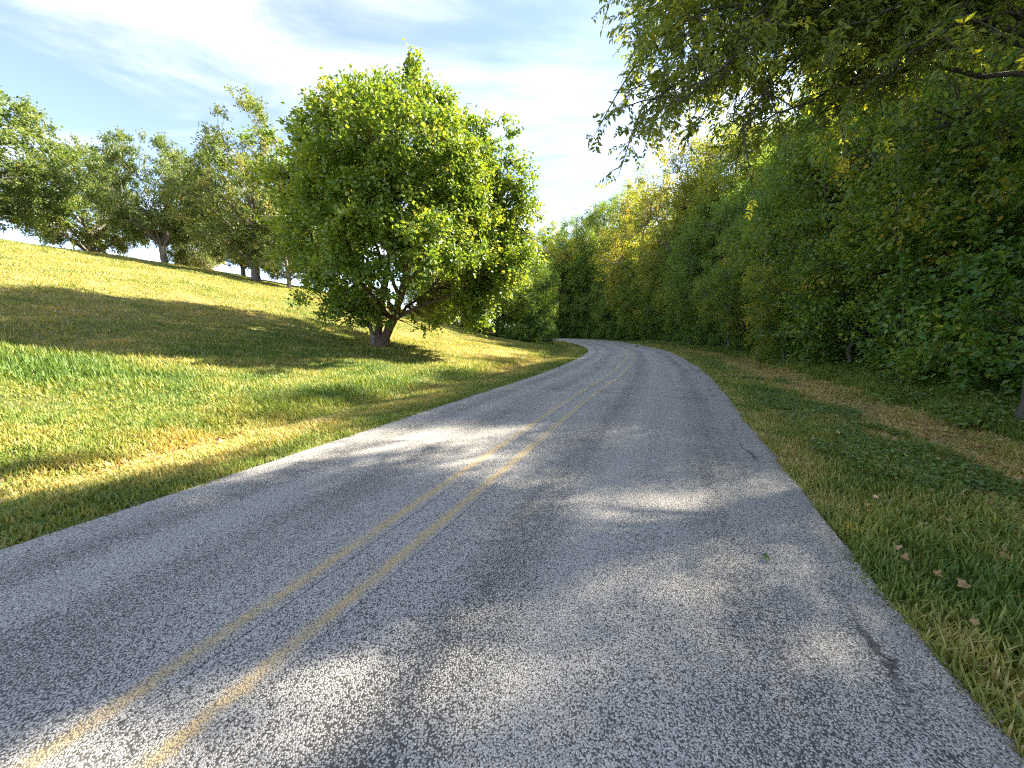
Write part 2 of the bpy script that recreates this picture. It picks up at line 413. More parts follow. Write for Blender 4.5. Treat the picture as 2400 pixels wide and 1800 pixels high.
# ------------------------------------------------------------------ road (chip seal) and centre lines
def road_material(name, paint):
    m, n, l = new_mat(name)
    out = n.new('ShaderNodeOutputMaterial')
    uv = n.new('ShaderNodeUVMap')
    tc = n.new('ShaderNodeTexCoord')
    sep = n.new('ShaderNodeSeparateXYZ'); l.new(uv.outputs[0], sep.inputs[0])
    def math_(op, a, b=None, c=None):
        q = n.new('ShaderNodeMath'); q.operation = op
        for k, v in enumerate((a, b, c)):
            if v is None: continue
            if isinstance(v, (int, float)): q.inputs[k].default_value = v
            else: l.new(v, q.inputs[k])
        return q.outputs[0]
    def noise(vec, scale, detail=4, rough=0.6):
        q = n.new('ShaderNodeTexNoise'); q.inputs['Scale'].default_value = scale
        q.inputs['Detail'].default_value = detail; q.inputs['Roughness'].default_value = rough
        l.new(vec, q.inputs['Vector']); return q.outputs[0]
    def mapr(v, a, b, c=0.0, d=1.0):
        q = n.new('ShaderNodeMapRange'); q.interpolation_type = 'SMOOTHSTEP'
        q.inputs['From Min'].default_value = a; q.inputs['From Max'].default_value = b
        q.inputs['To Min'].default_value = c; q.inputs['To Max'].default_value = d
        l.new(v, q.inputs['Value']); return q.outputs[0]
    def mixc(f, a, b):
        q = n.new('ShaderNodeMix'); q.data_type = 'RGBA'
        if isinstance(f, float): q.inputs['Factor'].default_value = f
        else: l.new(f, q.inputs['Factor'])
        for k, v in (('A', a), ('B', b)):
            if isinstance(v, tuple): q.inputs[k].default_value = (*v, 1)
            else: l.new(v, q.inputs[k])
        return q.outputs['Result']
    P = tc.outputs['Object']
    vo = n.new('ShaderNodeTexVoronoi'); vo.inputs['Scale'].default_value = 135; l.new(P, vo.inputs['Vector'])
    sc = n.new('ShaderNodeSeparateColor'); l.new(vo.outputs['Color'], sc.inputs[0])
    # bitumen showing through: bands along the wheel tracks plus streaks and blotches
    mp = n.new('ShaderNodeMapping'); mp.inputs['Scale'].default_value = (2.6, 0.10, 1); l.new(uv.outputs[0], mp.inputs[0])
    streak = noise(mp.outputs[0], 1.6, 6, 0.65)
    blot = noise(P, 0.55, 5, 0.6)
    u = sep.outputs['X']
    wheel = None
    for c0, w0 in ((0.55, 0.34), (2.05, 0.30), (-1.15, 0.34), (-2.2, 0.25)):
        d = math_('DIVIDE', math_('SUBTRACT', u, c0), w0)
        g = math_('POWER', 2.718, math_('MULTIPLY', math_('MULTIPLY', d, d), -1.0))
        wheel = g if wheel is None else math_('ADD', wheel, g)
    bleed = math_('ADD', math_('MULTIPLY', wheel, 0.30), math_('ADD', math_('MULTIPLY', streak, 0.75), math_('MULTIPLY', blot, 0.75)))
    bleed = mapr(bleed, 0.66, 1.6)
    thr = math_('MULTIPLY_ADD', bleed, 0.20, math_('MULTIPLY_ADD', sc.outputs[2], -0.16, 0.02))
    gap = mapr(math_('ADD', vo.outputs['Distance'], thr), 0.47, 0.62, 1.0, 0.0)
    # some stones are lost or buried
    lost = mapr(math_('SUBTRACT', sc.outputs[1], math_('MULTIPLY', bleed, 0.40)), -0.02, 0.12)
    stone_f = math_('MULTIPLY', gap, lost)
    stone = ramp(n, [(0.0, (0.36, 0.33, 0.29)), (0.4, (0.52, 0.485, 0.43)), (0.75, (0.62, 0.58, 0.515)), (1.0, (0.72, 0.68, 0.61))])
    l.new(sc.outputs[0], stone.inputs[0])
    tar = mixc(blot, (0.05, 0.047, 0.042), (0.11, 0.103, 0.092))
    col = mixc(stone_f, tar, stone.outputs[0])
    if paint:
        wear = noise(P, 14, 6, 0.7)
        mp2 = n.new('ShaderNodeMapping'); mp2.inputs['Scale'].default_value = (3.0, 0.7, 1); l.new(uv.outputs[0], mp2.inputs[0])
        wear2 = noise(mp2.outputs[0], 1.0, 5, 0.6)
        rag = noise(P, 40, 3, 0.6)
        edge = mapr(math_('ADD', math_('ABSOLUTE', math_('SUBTRACT', sep.outputs['X'], 0.0)), math_('MULTIPLY', rag, 0.10)), 0.05, 0.125, 1.0, 0.0)
        keep = mapr(math_('ADD', math_('MULTIPLY', wear, 0.5), math_('MULTIPLY', wear2, 0.9)), 0.41, 0.80)
        f = math_('MULTIPLY', math_('MULTIPLY', keep, edge), math_('MULTIPLY_ADD', stone_f, 0.8, 0.2))
        col = mixc(f, col, (0.70, 0.50, 0.22))
    else:
        # two transverse cracks and a joint near the right edge
        wob = math_('MULTIPLY', noise(P, 1.7, 5, 0.7), 0.5)
        for v0 in CRACKS:
            d = math_('ABSOLUTE', math_('SUBTRACT', math_('ADD', sep.outputs['Y'], wob), v0))
            col = mixc(mapr(d, 0.008, 0.03, 0.85, 0.0), col, (0.02, 0.02, 0.02))
        ej = math_('ABSOLUTE', math_('ADD', math_('SUBTRACT', u, 2.47), math_('MULTIPLY', math_('SUBTRACT', noise(P, 0.9, 6, 0.75), 0.5), 0.5)))
        brk = mapr(noise(P, 0.5, 3), 0.48, 0.6)
        col = mixc(math_('MULTIPLY', mapr(ej, 0.006, 0.03, 0.8, 0.0), brk), col, (0.025, 0.025, 0.025))
    h = math_('MULTIPLY', mapr(vo.outputs['Distance'], 0.05, 0.6, 1.0, 0.0), math_('MULTIPLY_ADD', stone_f, 0.8, 0.2))
    b = n.new('ShaderNodeBump'); b.inputs['Strength'].default_value = 0.75; b.inputs['Distance'].default_value = 0.006
    l.new(h, b.inputs['Height'])
    p = n.new('ShaderNodeBsdfPrincipled')
    p.inputs['Roughness'].default_value = 0.72
    p.inputs['Specular IOR Level'].default_value = 0.35
    l.new(col, p.inputs['Base Color']); l.new(b.outputs[0], p.inputs['Normal'])
    l.new(p.outputs[0], out.inputs['Surface'])
    return m

# dense stations along the road
si = np.concatenate([np.arange(0, 34, 0.5), np.arange(34, 62, 0.1), np.arange(62, 140, 0.5), np.arange(140, RS[-1], 3.0)])
def station(s):
    c = np.stack([np.interp(s, RS, RC[:, 0]), np.interp(s, RS, RC[:, 1])], 1)
    nr = norm(np.stack([np.interp(s, RS, RN[:, 0]), np.interp(s, RS, RN[:, 1])], 1))
    return c, nr, np.interp(s, RS, RW)
s0 = float(road_dist(2.2, 9.3)[2][0])
CRACKS = (s0 + 0.2, s0 + 14.0)
sc_, sn_, sw_ = station(si)
lat = np.array([-1, -0.97, -0.8, -0.5, -0.2, 0, 0.2, 0.5, 0.8, 0.97, 1.0])
V, UV = [], []
for k, q in enumerate(lat):
    rag = 0
    if abs(q) == 1:
        rag = 0.22 * (fbm(si * 0.7, si * 0 + q * 5, 12, 5) - 0.5) + 0.10 * (fbm(si * 4, si * 0 + q, 19, 3) - 0.5)
    off = q * sw_ + np.sign(q) * rag
    z = 0.03 * (1 - q * q) - (0.05 if abs(q) == 1 else 0.0)
    V.append(np.stack([sc_[:, 0] + sn_[:, 0] * off, sc_[:, 1] + sn_[:, 1] * off, np.full(len(si), z)], 1))
    UV.append(np.stack([off, si], 1))
V = np.stack(V, 1).reshape(-1, 3); UV = np.stack(UV, 1).reshape(-1, 2)
kk = (np.arange(len(si) - 1)[:, None] * len(lat) + np.arange(len(lat) - 1)[None]).ravel()
Q = np.stack([kk, kk + 1, kk + len(lat) + 1, kk + len(lat)], 1)
road = link('road', mesh_from('road', V, [Q], road_material('chip_seal', False), True, None, UV))
tag(road, 'grey chip seal road curving away to the left', 'road', kind='structure')

M_PAINT = road_material('worn_yellow_paint', True)
CEN_OFF = lambda s: np.interp(s, [s0 - 12, s0, s0 + 13], [-0.24, -0.30, -0.02])
for side, w, lab in ((-1, 0.20, 'worn left line of the double yellow centre marking'), (1, 0.16, 'sharper right line of the double yellow centre marking')):
    V, UV = [], []
    for q in (-1, 1):
        off = CEN_OFF(si) + side * 0.19
        o2 = off + q * w / 2
        zz = 0.03 * (1 - (o2 / sw_) ** 2) + 0.003
        V.append(np.stack([sc_[:, 0] + sn_[:, 0] * o2, sc_[:, 1] + sn_[:, 1] * o2, zz], 1))
        UV.append(np.stack([np.full(len(si), q * w / 2), si], 1))
    V = np.stack(V, 1).reshape(-1, 3); UV = np.stack(UV, 1).reshape(-1, 2)
    kk = np.arange(len(si) - 1) * 2
    Q = np.stack([kk, kk + 1, kk + 3, kk + 2], 1)
    tag(link('centre_line', mesh_from('centre_line', V, [Q], M_PAINT, True, None, UV)), lab, 'road marking', kind='structure')

# ------------------------------------------------------------------ leaves and trees
def leaf_mesh(name, pos, d, nrm, size, tint, mat, width=0.62, six=False):
    """Each leaf: a folded diamond (4 points) or a broader 6-point blade with a midrib fold."""
    d = norm(d); nrm = norm(nrm - d * (nrm * d).sum(1, keepdims=True))
    s = np.cross(d, nrm)
    L = size[:, None]
    if six:
        pts = [pos, pos + d * L * .28 + s * L * width * .46 + nrm * L * .05, pos + d * L * .66 + s * L * width * .36 + nrm * L * .04,
               pos + d * L - nrm * L * .06, pos + d * L * .66 - s * L * width * .36 + nrm * L * .04, pos + d * L * .28 - s * L * width * .46 + nrm * L * .05]
        k = 6
        quad = np.array([[0, 1, 2, 3], [0, 3, 4, 5]])
    else:
        pts = [pos, pos + d * L * .42 + s * L * width * .5 + nrm * L * .07, pos + d * L - nrm * L * .05, pos + d * L * .42 - s * L * width * .5 + nrm * L * .07]
        k = 4
        quad = np.array([[0, 1, 2], [0, 2, 3]])
    V = np.stack(pts, 1).reshape(-1, 3)
    F = (np.arange(len(pos))[:, None, None] * k + quad[None]).reshape(-1, quad.shape[1])
    return mesh_from(name, V, [F], mat, False, {'tint': np.repeat(tint, k)})

def sprays(rng, C, O, spec, shoot=None):
    """Leaves on short twigs that fan out from every cluster centre C with outward direction O."""
    nT, nL = spec.get('twigs', 7), spec.get('leaves', 9)
    tl = spec.get('twig', 0.7)
    N = len(C)
    up = np.array([0, 0, 1.0])
    td = norm(O[:, None] * spec.get('outw', 0.6) + up * spec.get('lift', 0.25) + rng.normal(size=(N, nT, 3)) * 0.55)
    if shoot is not None:
        td = norm(td + up * shoot[:, None, None])
    ln = tl * rng.uniform(0.55, 1.25, (N, nT, 1, 1))
    if shoot is not None:
        ln = ln * (1 + 0.5 * shoot[:, None, None, None])
    t = rng.uniform(0.1, 1.0, (N, nT, nL, 1))
    sag = -spec.get('droop', 0.15) * (t ** 2) * ln * up
    P = C[:, None, None] + td[:, :, None] * t * ln + sag + rng.normal(size=(N, nT, nL, 3)) * tl * 0.13
    d = norm(td[:, :, None] * 0.5 + rng.normal(size=P.shape) * 0.6 - up * spec.get('hang', 0.3))
    nr = norm(up * 0.75 + O[:, None, None] * 0.35 + rng.normal(size=P.shape) * 0.55)
    ct = rng.normal(0, 0.13, (N, 1, 1)); tt = np.clip(spec.get('tint', 0.45) + ct + rng.normal(0, 0.16, P.shape[:3]), 0, 1)
    sz = spec['leaf'] * rng.uniform(0.65, 1.25, P.shape[:3])
    tips = C[:, None] + td * ln[:, :, 0]
    return P.reshape(-1, 3), d.reshape(-1, 3), nr.reshape(-1, 3), sz.ravel(), tt.ravel(), tips

def kmeans(rng, X, k, it=7):
    c = X[rng.choice(len(X), k, replace=False)]
    for _ in range(it):
        a = ((X[:, None] - c[None]) ** 2).sum(2).argmin(1)
        for j in range(k):
            if (a == j).any():
                c[j] = X[a == j].mean(0)
    return a, c

def build_tree(seed, spec, leafmat, bark):
    """Returns (trunk mesh, crown mesh): tapered stems and limbs, branches to every spray of leaves."""
    rng = np.random.default_rng(seed)
    prof = np.array(spec['profile'], float)
    lean = np.array(spec.get('lean', [(0, 0), (100, 0)]), float)
    lean_y = np.array(spec.get('lean_y', [(0, 0), (100, 0)]), float)
    h0, h1 = prof[0, 0], prof[-1, 0]
    Rf = lambda h: np.interp(h, prof[:, 0], prof[:, 1])
    ax = lambda h: np.stack([np.interp(h, lean[:, 0], lean[:, 1]), np.interp(h, lean_y[:, 0], lean_y[:, 1]), h], -1)
    C = np.zeros((0, 3))
    rmax = prof[:, 1].max()
    while len(C) < spec['clusters']:
        n = spec['clusters'] * 3
        h = rng.uniform(h0, h1, n)
        h = h[rng.uniform(0, rmax ** 1.3, n) < Rf(h) ** 1.3]
        ph = rng.uniform(0, 2 * math.pi, len(h))
        q = 1 - spec.get('hollow', 0.62) * rng.uniform(0, 1, len(h)) ** 1.7
        cs = np.stack([np.cos(ph), np.sin(ph), h * 0], 1)
        lobe = 1 + spec.get('lobes', 0.5) * (noise3(np.stack([np.cos(ph) * 1.6, np.sin(ph) * 1.6, h * spec.get('lobe_f', 0.45)], 1) + seed * 3.3, seed) - 0.5)
        P = ax(h) + cs * (Rf(h) * q * lobe)[:, None]
        P[:, 2] += rng.normal(0, 0.25, len(h))
        gap = noise3(P * spec.get('gap_f', 0.55) + 11.3 * seed, seed + 2)
        C = np.concatenate([C, P[gap > spec.get('gap', 0.40)]])
    C = C[:spec['clusters']]
    for c, r, k in spec.get('lumps', []):
        C = np.concatenate([C, c + rng.normal(0, r * 0.55, (k, 3))])
    O = norm(C - ax(C[:, 2] * 0.85 + h0 * 0.1))
    T = Tubes()
    stems = []
    for pts, rad in spec['stems']:
        pts = np.array(pts, float); rad = np.array(rad, float)
        tt = np.linspace(0, 1, len(pts)); ft = np.linspace(0, 1, 4 * len(pts))
        fine = np.stack([np.interp(ft, tt, pts[:, k]) for k in range(3)], 1)
        for _ in range(2):
            fine[1:-1] = (fine[:-2] + 2 * fine[1:-1] + fine[2:]) / 4
        fr = np.interp(ft, tt, rad)
        fine[1:, :2] += rng.normal(0, spec.get('wob', 0.04), (len(fine) - 1, 2))
        stems.append((fine, fr))
        T.add(fine, fr, 10, 0.06, rng)
    allp = np.concatenate([s[0] for s in stems]); allr = np.concatenate([s[1] for s in stems])
    a, cen = kmeans(rng, C, spec.get('limbs', 14))
    lr = spec.get('limb_r', 0.09)
    for j in range(len(cen)):
        idx = np.where(a == j)[0]
        if not len(idx):
            continue
        c = cen[j]
        rise = spec.get('rise', 0.7)
        want = np.array([*ax(np.array(c[2]))[:2], max(c[2] - rise * np.hypot(*(c[:2] - ax(np.array(c[2]))[:2])), h0 * 0.5 + 0.4)])
        si_ = ((allp - want) ** 2).sum(1).argmin()
        p0, r0 = allp[si_], allr[si_]
        mid = (p0 + c) / 2 + np.array([0, 0, 0.12 * np.linalg.norm(c - p0)]) + rng.normal(0, 0.15, 3)
        path = curve(p0, mid, c, 8)
        path[1:-1] += rng.normal(0, 0.05, (6, 3))
        rl = min(r0 * 0.75, lr)
        T.add(path, np.linspace(rl, rl * 0.35, 8), 6)
        for i in idx:
            k = 2 + ((path[2:] - C[i]) ** 2).sum(1).argmin()
            k = max(2, k - 1)
            b0 = path[k]
            bm = (b0 + C[i]) / 2 + rng.normal(0, 0.12, 3) + np.array([0, 0, 0.08])
            T.add(curve(b0, bm, C[i], 4), np.array([0.3, 0.24, 0.18, 0.1]) * rl * spec.get('branch_r', 0.9), 4)
    top = np.clip((C[:, 2] - (h0 + 0.55 * (h1 - h0))) / (h1 - h0) * 2.2, 0, 1) * spec.get('shoot', 0.5) * rng.uniform(0, 1.4, len(C))
    P, d, nr, sz, tt, tips = sprays(rng, C, O, spec, top)
    if spec.get('twig_tubes', 0):
        for i in rng.choice(len(C), min(len(C), spec['twig_tubes']), replace=False):
            for q in range(min(3, tips.shape[1])):
                T.add([C[i], (C[i] + tips[i, q]) / 2, tips[i, q]], [0.012, 0.008, 0.004], 3)
    keep = P[:, 2] > 0.05
    crown = leaf_mesh('crown', P[keep], d[keep], nr[keep], sz[keep], tt[keep], leafmat, spec.get('leaf_w', 0.62), spec.get('six', False))
    return T.mesh('trunk', bark), crown

def plant(name, meshes, x, y, rz=0.0, s=1.0, label='', cat='tree', group=None, parts=('trunk', 'crown'), sink=0.06, sz=None):
    e = bpy.data.objects.new(name, None)
    COL.objects.link(e)
    e.location = (x, y, gz(x, y) - sink)
    e.rotation_euler = (0, 0, rz)
    e.scale = (s, s, sz or s)
    e.empty_display_size = 0.3
    for nm, me in zip(parts, meshes):
        link(nm, me, e)
    tag(e, label, cat, group)
    return e

# --- the lone maple on the bank
mp = at(890, 812, 18.0)
LUMPS = [(at(px, py, 18.0 + dy) - np.array([mp[0], mp[1], gz(mp[0], mp[1])]), r, k) for px, py, dy, r, k in (
    (968, 125, 0, .30, 8), (975, 180, 0, .7, 22), (820, 245, 0, .6, 14), (890, 215, -.5, .5, 12), (735, 310, 0, .9, 26), (665, 370, .3, .9, 26), (680, 450, -.5, 1.0, 26), (1100, 285, 0, .9, 26),
    (1160, 340, 0, 1.0, 30), (1195, 410, 0, 1.1, 36), (1205, 505, .5, 1.2, 44), (1190, 595, 0, 1.2, 40), (1125, 680, -.6, .95, 34), (1105, 735, -.7, .6, 14), (800, 700, -.6, .8, 24),
    (750, 640, 0, .9, 26), (1035, 225, 0, .6, 16), (900, 480, -4.5, .9, 24), (1010, 560, -4.8, .9, 24), (820, 590, -4.2, .9, 22), (700, 560, -.8, 1.0, 26))]
maple_spec = dict(
    profile=[(1.3, 1.9), (2.0, 3.5), (3.2, 4.6), (5.0, 5.1), (7.2, 4.9), (8.6, 3.9), (9.6, 2.7), (10.4, 1.6), (11.2, 0.75), (12.1, 0.15)],
    lean=[(0, 0.6), (1.8, 1.3), (4.8, 2.0), (7.5, 1.3), (9.0, 1.0), (10.5, 1.2), (12.3, 1.9)],
    clusters=1450, twigs=7, leaves=12, leaf=0.145, twig=0.62, limbs=26, limb_r=0.10, hollow=0.62, lobes=0.85, lobe_f=0.5, gap=0.445, gap_f=0.5,
    lumps=LUMPS,
    shoot=0.75, lift=0.35, hang=0.35, droop=0.1, tint=0.5, wob=0.03, six=False, leaf_w=0.8, twig_tubes=250, rise=0.75,
    stems=[([(-0.05, 0, -0.15), (-0.03, 0, 0.25), (-0.08, 0.02, 0.75), (0.02, 0.05, 1.5), (0.28, 0.1, 2.8), (0.65, 0.2, 5.0), (0.8, 0.2, 7.5), (1.1, 0.1, 9.6), (1.7, 0, 11.6)],
            [0.36, 0.24, 0.18, 0.155, 0.145, 0.12, 0.09, 0.06, 0.015]),
           ([(0.22, -0.05, -0.15), (0.20, -0.05, 0.25), (0.38, -0.06, 0.75), (0.85, -0.1, 1.6), (1.35, -0.2, 2.9), (1.7, -0.3, 5.0), (2.4, -0.5, 7.5), (2.9, -0.7, 9.5)],
            [0.38, 0.26, 0.20, 0.175, 0.16, 0.13, 0.09, 0.03])])
mm = build_tree(7, maple_spec, M_MAPLE, B_MAPLE)
maple = plant('maple_tree', mm, mp[0], mp[1], 0, 0.97, 'large rounded green maple with forked trunk standing alone on the grassy bank', 'tree', sz=0.94)
T = Tubes(); rg = np.random.default_rng(3)
T.add([(-0.30, -0.12, -0.1), (-0.27, -0.13, 0.15), (-0.25, -0.14, 0.5), (-0.33, -0.14, 0.9), (-0.42, -0.13, 1.15), (-0.45, -0.12, 1.25)], [0.22, 0.15, 0.12, 0.10, 0.075, 0.02], 9, 0.12, rg)
link('broken_stem', T.mesh('broken_stem', B_PALE), maple)['label'] = 'short pale barked stem at the left of the trunk'

# --- prototypes for the woods
def straight(h, r, rng_seed, bend=0.4):
    rg = np.random.default_rng(rng_seed)
    b = rg.normal(0, bend, (4, 2))
    return [([(0, 0, -0.2), (0, 0, 0.3), (b[0, 0] * .3, b[0, 1] * .3, h * .2), (b[1, 0] * .6, b[1, 1] * .6, h * .45), (b[2, 0], b[2, 1], h * .7), (b[3, 0], b[3, 1], h * .95)],
             [r * 1.35, r, r * .85, r * .65, r * .4, r * .08])]
edgeA = build_tree(21, dict(profile=[(0.6, 1.4), (1.8, 3.0), (4.5, 3.7), (8, 3.4), (10.5, 2.4), (12.3, 1.0), (13, .2)], clusters=760, twigs=7, leaves=10, leaf=0.13, twig=0.65,
        limbs=18, limb_r=0.07, lobes=0.6, gap=0.40, lift=0.1, hang=0.45, tint=0.47, stems=straight(13, 0.15, 1)), M_WOOD, B_WOOD)
edgeB = build_tree(22, dict(profile=[(0.5, 1.6), (1.6, 3.3), (4, 4.2), (7, 3.8), (9.5, 2.5), (11, .3)], clusters=760, twigs=7, leaves=10, leaf=0.14, twig=0.7,
        limbs=18, limb_r=0.07, lobes=0.7, gap=0.41, lift=0.05, hang=0.5, tint=0.5, stems=straight(11, 0.16, 2)), M_WOOD, B_WOOD)
tallA = build_tree(23, dict(profile=[(3.5, 1.6), (6, 3.6), (10, 4.6), (14, 4.0), (16.5, 2.4), (18, .4)], clusters=640, twigs=7, leaves=9, leaf=0.18, twig=0.85,
        limbs=16, limb_r=0.10, lobes=0.6, gap=0.41, stems=straight(18, 0.24, 3)), M_WOOD, B_WOOD)
tallB = build_tree(24, dict(profile=[(3, 1.8), (5, 3.4), (9, 4.2), (13, 4.4), (16, 3.2), (18, 1.2), (18.8, .2)], clusters=640, twigs=7, leaves=9, leaf=0.17, twig=0.85,
        limbs=16, limb_r=0.10, lobes=0.65, gap=0.42, tint=0.6, stems=straight(18.5, 0.25, 4)), M_WOOD, B_WOOD)
turnA = build_tree(25, dict(profile=[(3, 1.8), (5, 3.6), (9, 4.4), (13, 3.8), (15.6, 2.2), (17, .3)], clusters=600, twigs=7, leaves=9, leaf=0.17, twig=0.8,
        limbs=16, limb_r=0.10, lobes=0.65, gap=0.42, tint=0.5, stems=straight(17, 0.22, 5)), M_YELLOW, B_OAK)
oakA = build_tree(26, dict(profile=[(2.7, 2.6), (3.6, 5.0), (5.6, 6.4), (8, 6.2), (10.5, 4.2), (12.2, 1.6), (12.8, .3)], clusters=900, twigs=7, leaves=10, leaf=0.21, twig=0.75,
        limbs=22, limb_r=0.16, lobes=0.6, lobe_f=0.6, gap=0.385, gap_f=0.5, lift=0.15, hang=0.4, tint=0.5, branch_r=0.7, stems=straight(7.5, 0.40, 6)), M_OAK, B_OAK)
oakB = build_tree(27, dict(profile=[(2.0, 2.2), (3.2, 4.6), (6, 5.6), (9, 4.6), (11, 3.0), (13, 2.4), (15, 1.7), (16, .5)], clusters=680, twigs=7, leaves=10, leaf=0.20, twig=0.75,
        limbs=22, limb_r=0.15, lobes=0.9, lobe_f=0.6, gap=0.435, gap_f=0.5, lift=0.15, hang=0.4, tint=0.52, branch_r=0.7, shoot=0.7, stems=straight(12.0, 0.36, 7)), M_OAK, B_OAK)
shrubA = build_tree(28, dict(profile=[(0.1, 1.1), (0.7, 1.6), (1.6, 1.5), (2.4, .9), (2.9, .2)], clusters=210, twigs=6, leaves=8, leaf=0.105, twig=0.42, limbs=9, limb_r=0.03,
        lobes=0.7, gap=0.38, hollow=0.8, stems=straight(2.3, 0.045, 8, 0.15)), M_SHRUB, B_WOOD)
shrubB = build_tree(29, dict(profile=[(0.05, 1.3), (0.5, 1.6), (1.1, 1.2), (1.7, .4), (1.9, .1)], clusters=170, twigs=6, leaves=8, leaf=0.12, twig=0.4, limbs=8, limb_r=0.03,
        lobes=0.8, gap=0.38, hollow=0.8, tint=0.55, stems=straight(1.5, 0.04, 9, 0.15)), M_SHRUB, B_WOOD)
sapl = build_tree(30, dict(profile=[(0.6, .9), (2.0, 1.7), (4.5, 2.0), (6.2, 1.3), (7.3, .2)], clusters=260, twigs=6, leaves=8, leaf=0.12, twig=0.5, limbs=10, limb_r=0.03,
        lobes=0.8, gap=0.40, tint=0.55, stems=straight(7, 0.06, 10, 0.3)), M_WOOD, B_OAK)

# --- trees on the hill to the left
HT = {id(edgeA): 13.2, id(edgeB): 11.3, id(tallA): 18.3, id(tallB): 19.1, id(turnA): 17.3, id(oakA): 13.0, id(oakB): 16.3, id(sapl): 7.5}
def fit(proto, px, depth, top):
    """Scale that brings a tree standing at this bearing and distance up to pixel row `top`."""
    q = at(px, top, depth)
    return (q[2] - gz(q[0], q[1])) / HT[id(proto)]
def hill_tree(name, proto, px, depth, top, rz, label, wide=1.0):
    q = at(px, 700, depth)
    s = fit(proto, px, depth, top)
    return plant(name, proto, q[0], q[1], rz, s * wide, label, 'tree', 'trees on the hilltop', sz=s)
hill_tree('oak_tree', oakA, -60, 33, 125, 0.4, 'broad leafy oak cut off by the left edge of the picture', 1.0)
hill_tree('oak_tree', oakA, 235, 46, 330, 2.1, 'dark oak on the hilltop right of the leftmost oak', 0.75)
hill_tree('oak_tree', oakA, 395, 39, 310, 4.0, 'round crowned hilltop oak with thick visible trunk left of the roof', 0.78)
hill_tree('oak_tree', oakB, 605, 37, 225, 1.0, 'tall loose oak with sparse top and stout grey trunk halfway down the hill')
hill_tree('hilltop_tree', oakB, 447, 48, 430, 1.0, 'slender tree with a thin trunk in front of the tan roof', 0.7)
hill_tree('hilltop_tree', oakB, 478, 51, 440, 2.2, 'slender tree with dark trunk at the right end of the tan roof', 0.7)
hill_tree('hilltop_tree', oakB, 576, 46, 420, 3.3, 'small tree just behind and left of the tall loose oak')
hill_tree('hilltop_tree', oakB, 680, 36.5, 450, 5.3, 'small reddish trunked tree right of the tall loose oak')
hill_tree('hilltop_tree', oakA, 745, 47, 430, 0.3, 'hill tree mostly hidden behind the left side of the maple')

# --- left side of the road beyond the bank
for i, (px, dp, pr, top, lab) in enumerate([
        (1228, 46, edgeB, 570, 'bushy green tree at the roadside where the road bends out of sight'),
        (1165, 42, edgeA, 500, 'tall green tree just right of the maple behind the bank'),
        (1120, 50, tallA, 500, 'tree behind the bank showing through the right side of the maple'),
        (1050, 46, edgeB, 600, 'low bushy tree behind the bank seen under the maple branches'),
        (985, 50, edgeA, 560, 'bushy tree behind the bank directly behind the maple trunk'),
        (1190, 58, tallB, 540, 'taller tree rising behind the bushy one at the bend')]):
    q = at(px, 760, dp)
    plant('roadside_tree', pr, q[0], q[1], 0.9 * i, fit(pr, px, dp, top), lab, 'tree', 'trees beyond the bank on the left')

# --- woods along the right side, in rows that follow the road
def along(s, e):
    c, nr, w = station(np.array([s]))
    return c[0] + nr[0] * (w[0] + e)
rng = np.random.default_rng(99)
s_cam = float(road_dist(0, 0)[2][0])
front = []
for i, ds in enumerate(np.arange(2.5, 100, 4.1)):
    front.append((s_cam + ds + rng.uniform(-.8, .8), 7.6 + rng.uniform(-.5, 1.0) + (1.6 if i < 2 else 0)))
OPENINGS = [np.array(p) for p in ((0.75, 2.4, 0.0),)]
SUNV = np.array(to_sun)
def shades(x, y, height, radius):
    """True when a crown here would block the sun from one of the openings that let light onto the road."""
    for p in OPENINGS:
        d2 = SUNV[:2] / np.linalg.norm(SUNV[:2])
        t = (x - p[0]) * d2[0] + (y - p[1]) * d2[1]
        miss = abs((x - p[0]) * d2[1] - (y - p[1]) * d2[0])
        if t > 0 and miss < radius and t * math.tan(SUN_EL) < height:
            return True
    return False
def clear_spot(st, e, height, radius):
    """Slide a tree along the road until it leaves the openings free."""
    for k in (0, 1, -1, 2, -2, 3, -3, 4, -4, 5, -5, 6, -6, 7, -7):
        q = along(st + k, e)
        if not shades(q[0], q[1], height, radius):
            return q
    return along(st, e)
ORD = ['nearest', 'second', 'third', 'fourth', 'fifth', 'sixth', 'seventh', 'eighth', 'ninth', 'tenth', 'eleventh', 'twelfth']
for i, (s, e) in enumerate(front):
    q = along(s, e)
    pr = (edgeA, edgeB)[i % 2]
    sc = rng.uniform(1.0, 1.25) * (1 + 0.2 * (i > 8) + 0.1 * (i < 5))
    q = clear_spot(s, e, HT[id(pr)] * sc, 4.4 * sc)
    if shades(q[0], q[1], HT[id(pr)] * sc, 4.0 * sc):
        sc = 0.55                                             # a young tree where the canopy opens
    lab = ('%s leafy edge tree of the woods on the right, counted from the camera' % ORD[i] if i < 12 else
           'edge tree of the far woods facing the camera across the bend')
    plant('woodland_tree', pr, q[0], q[1], rng.uniform(0, 6.28), sc, lab, 'tree', 'front row of the woods on the right')
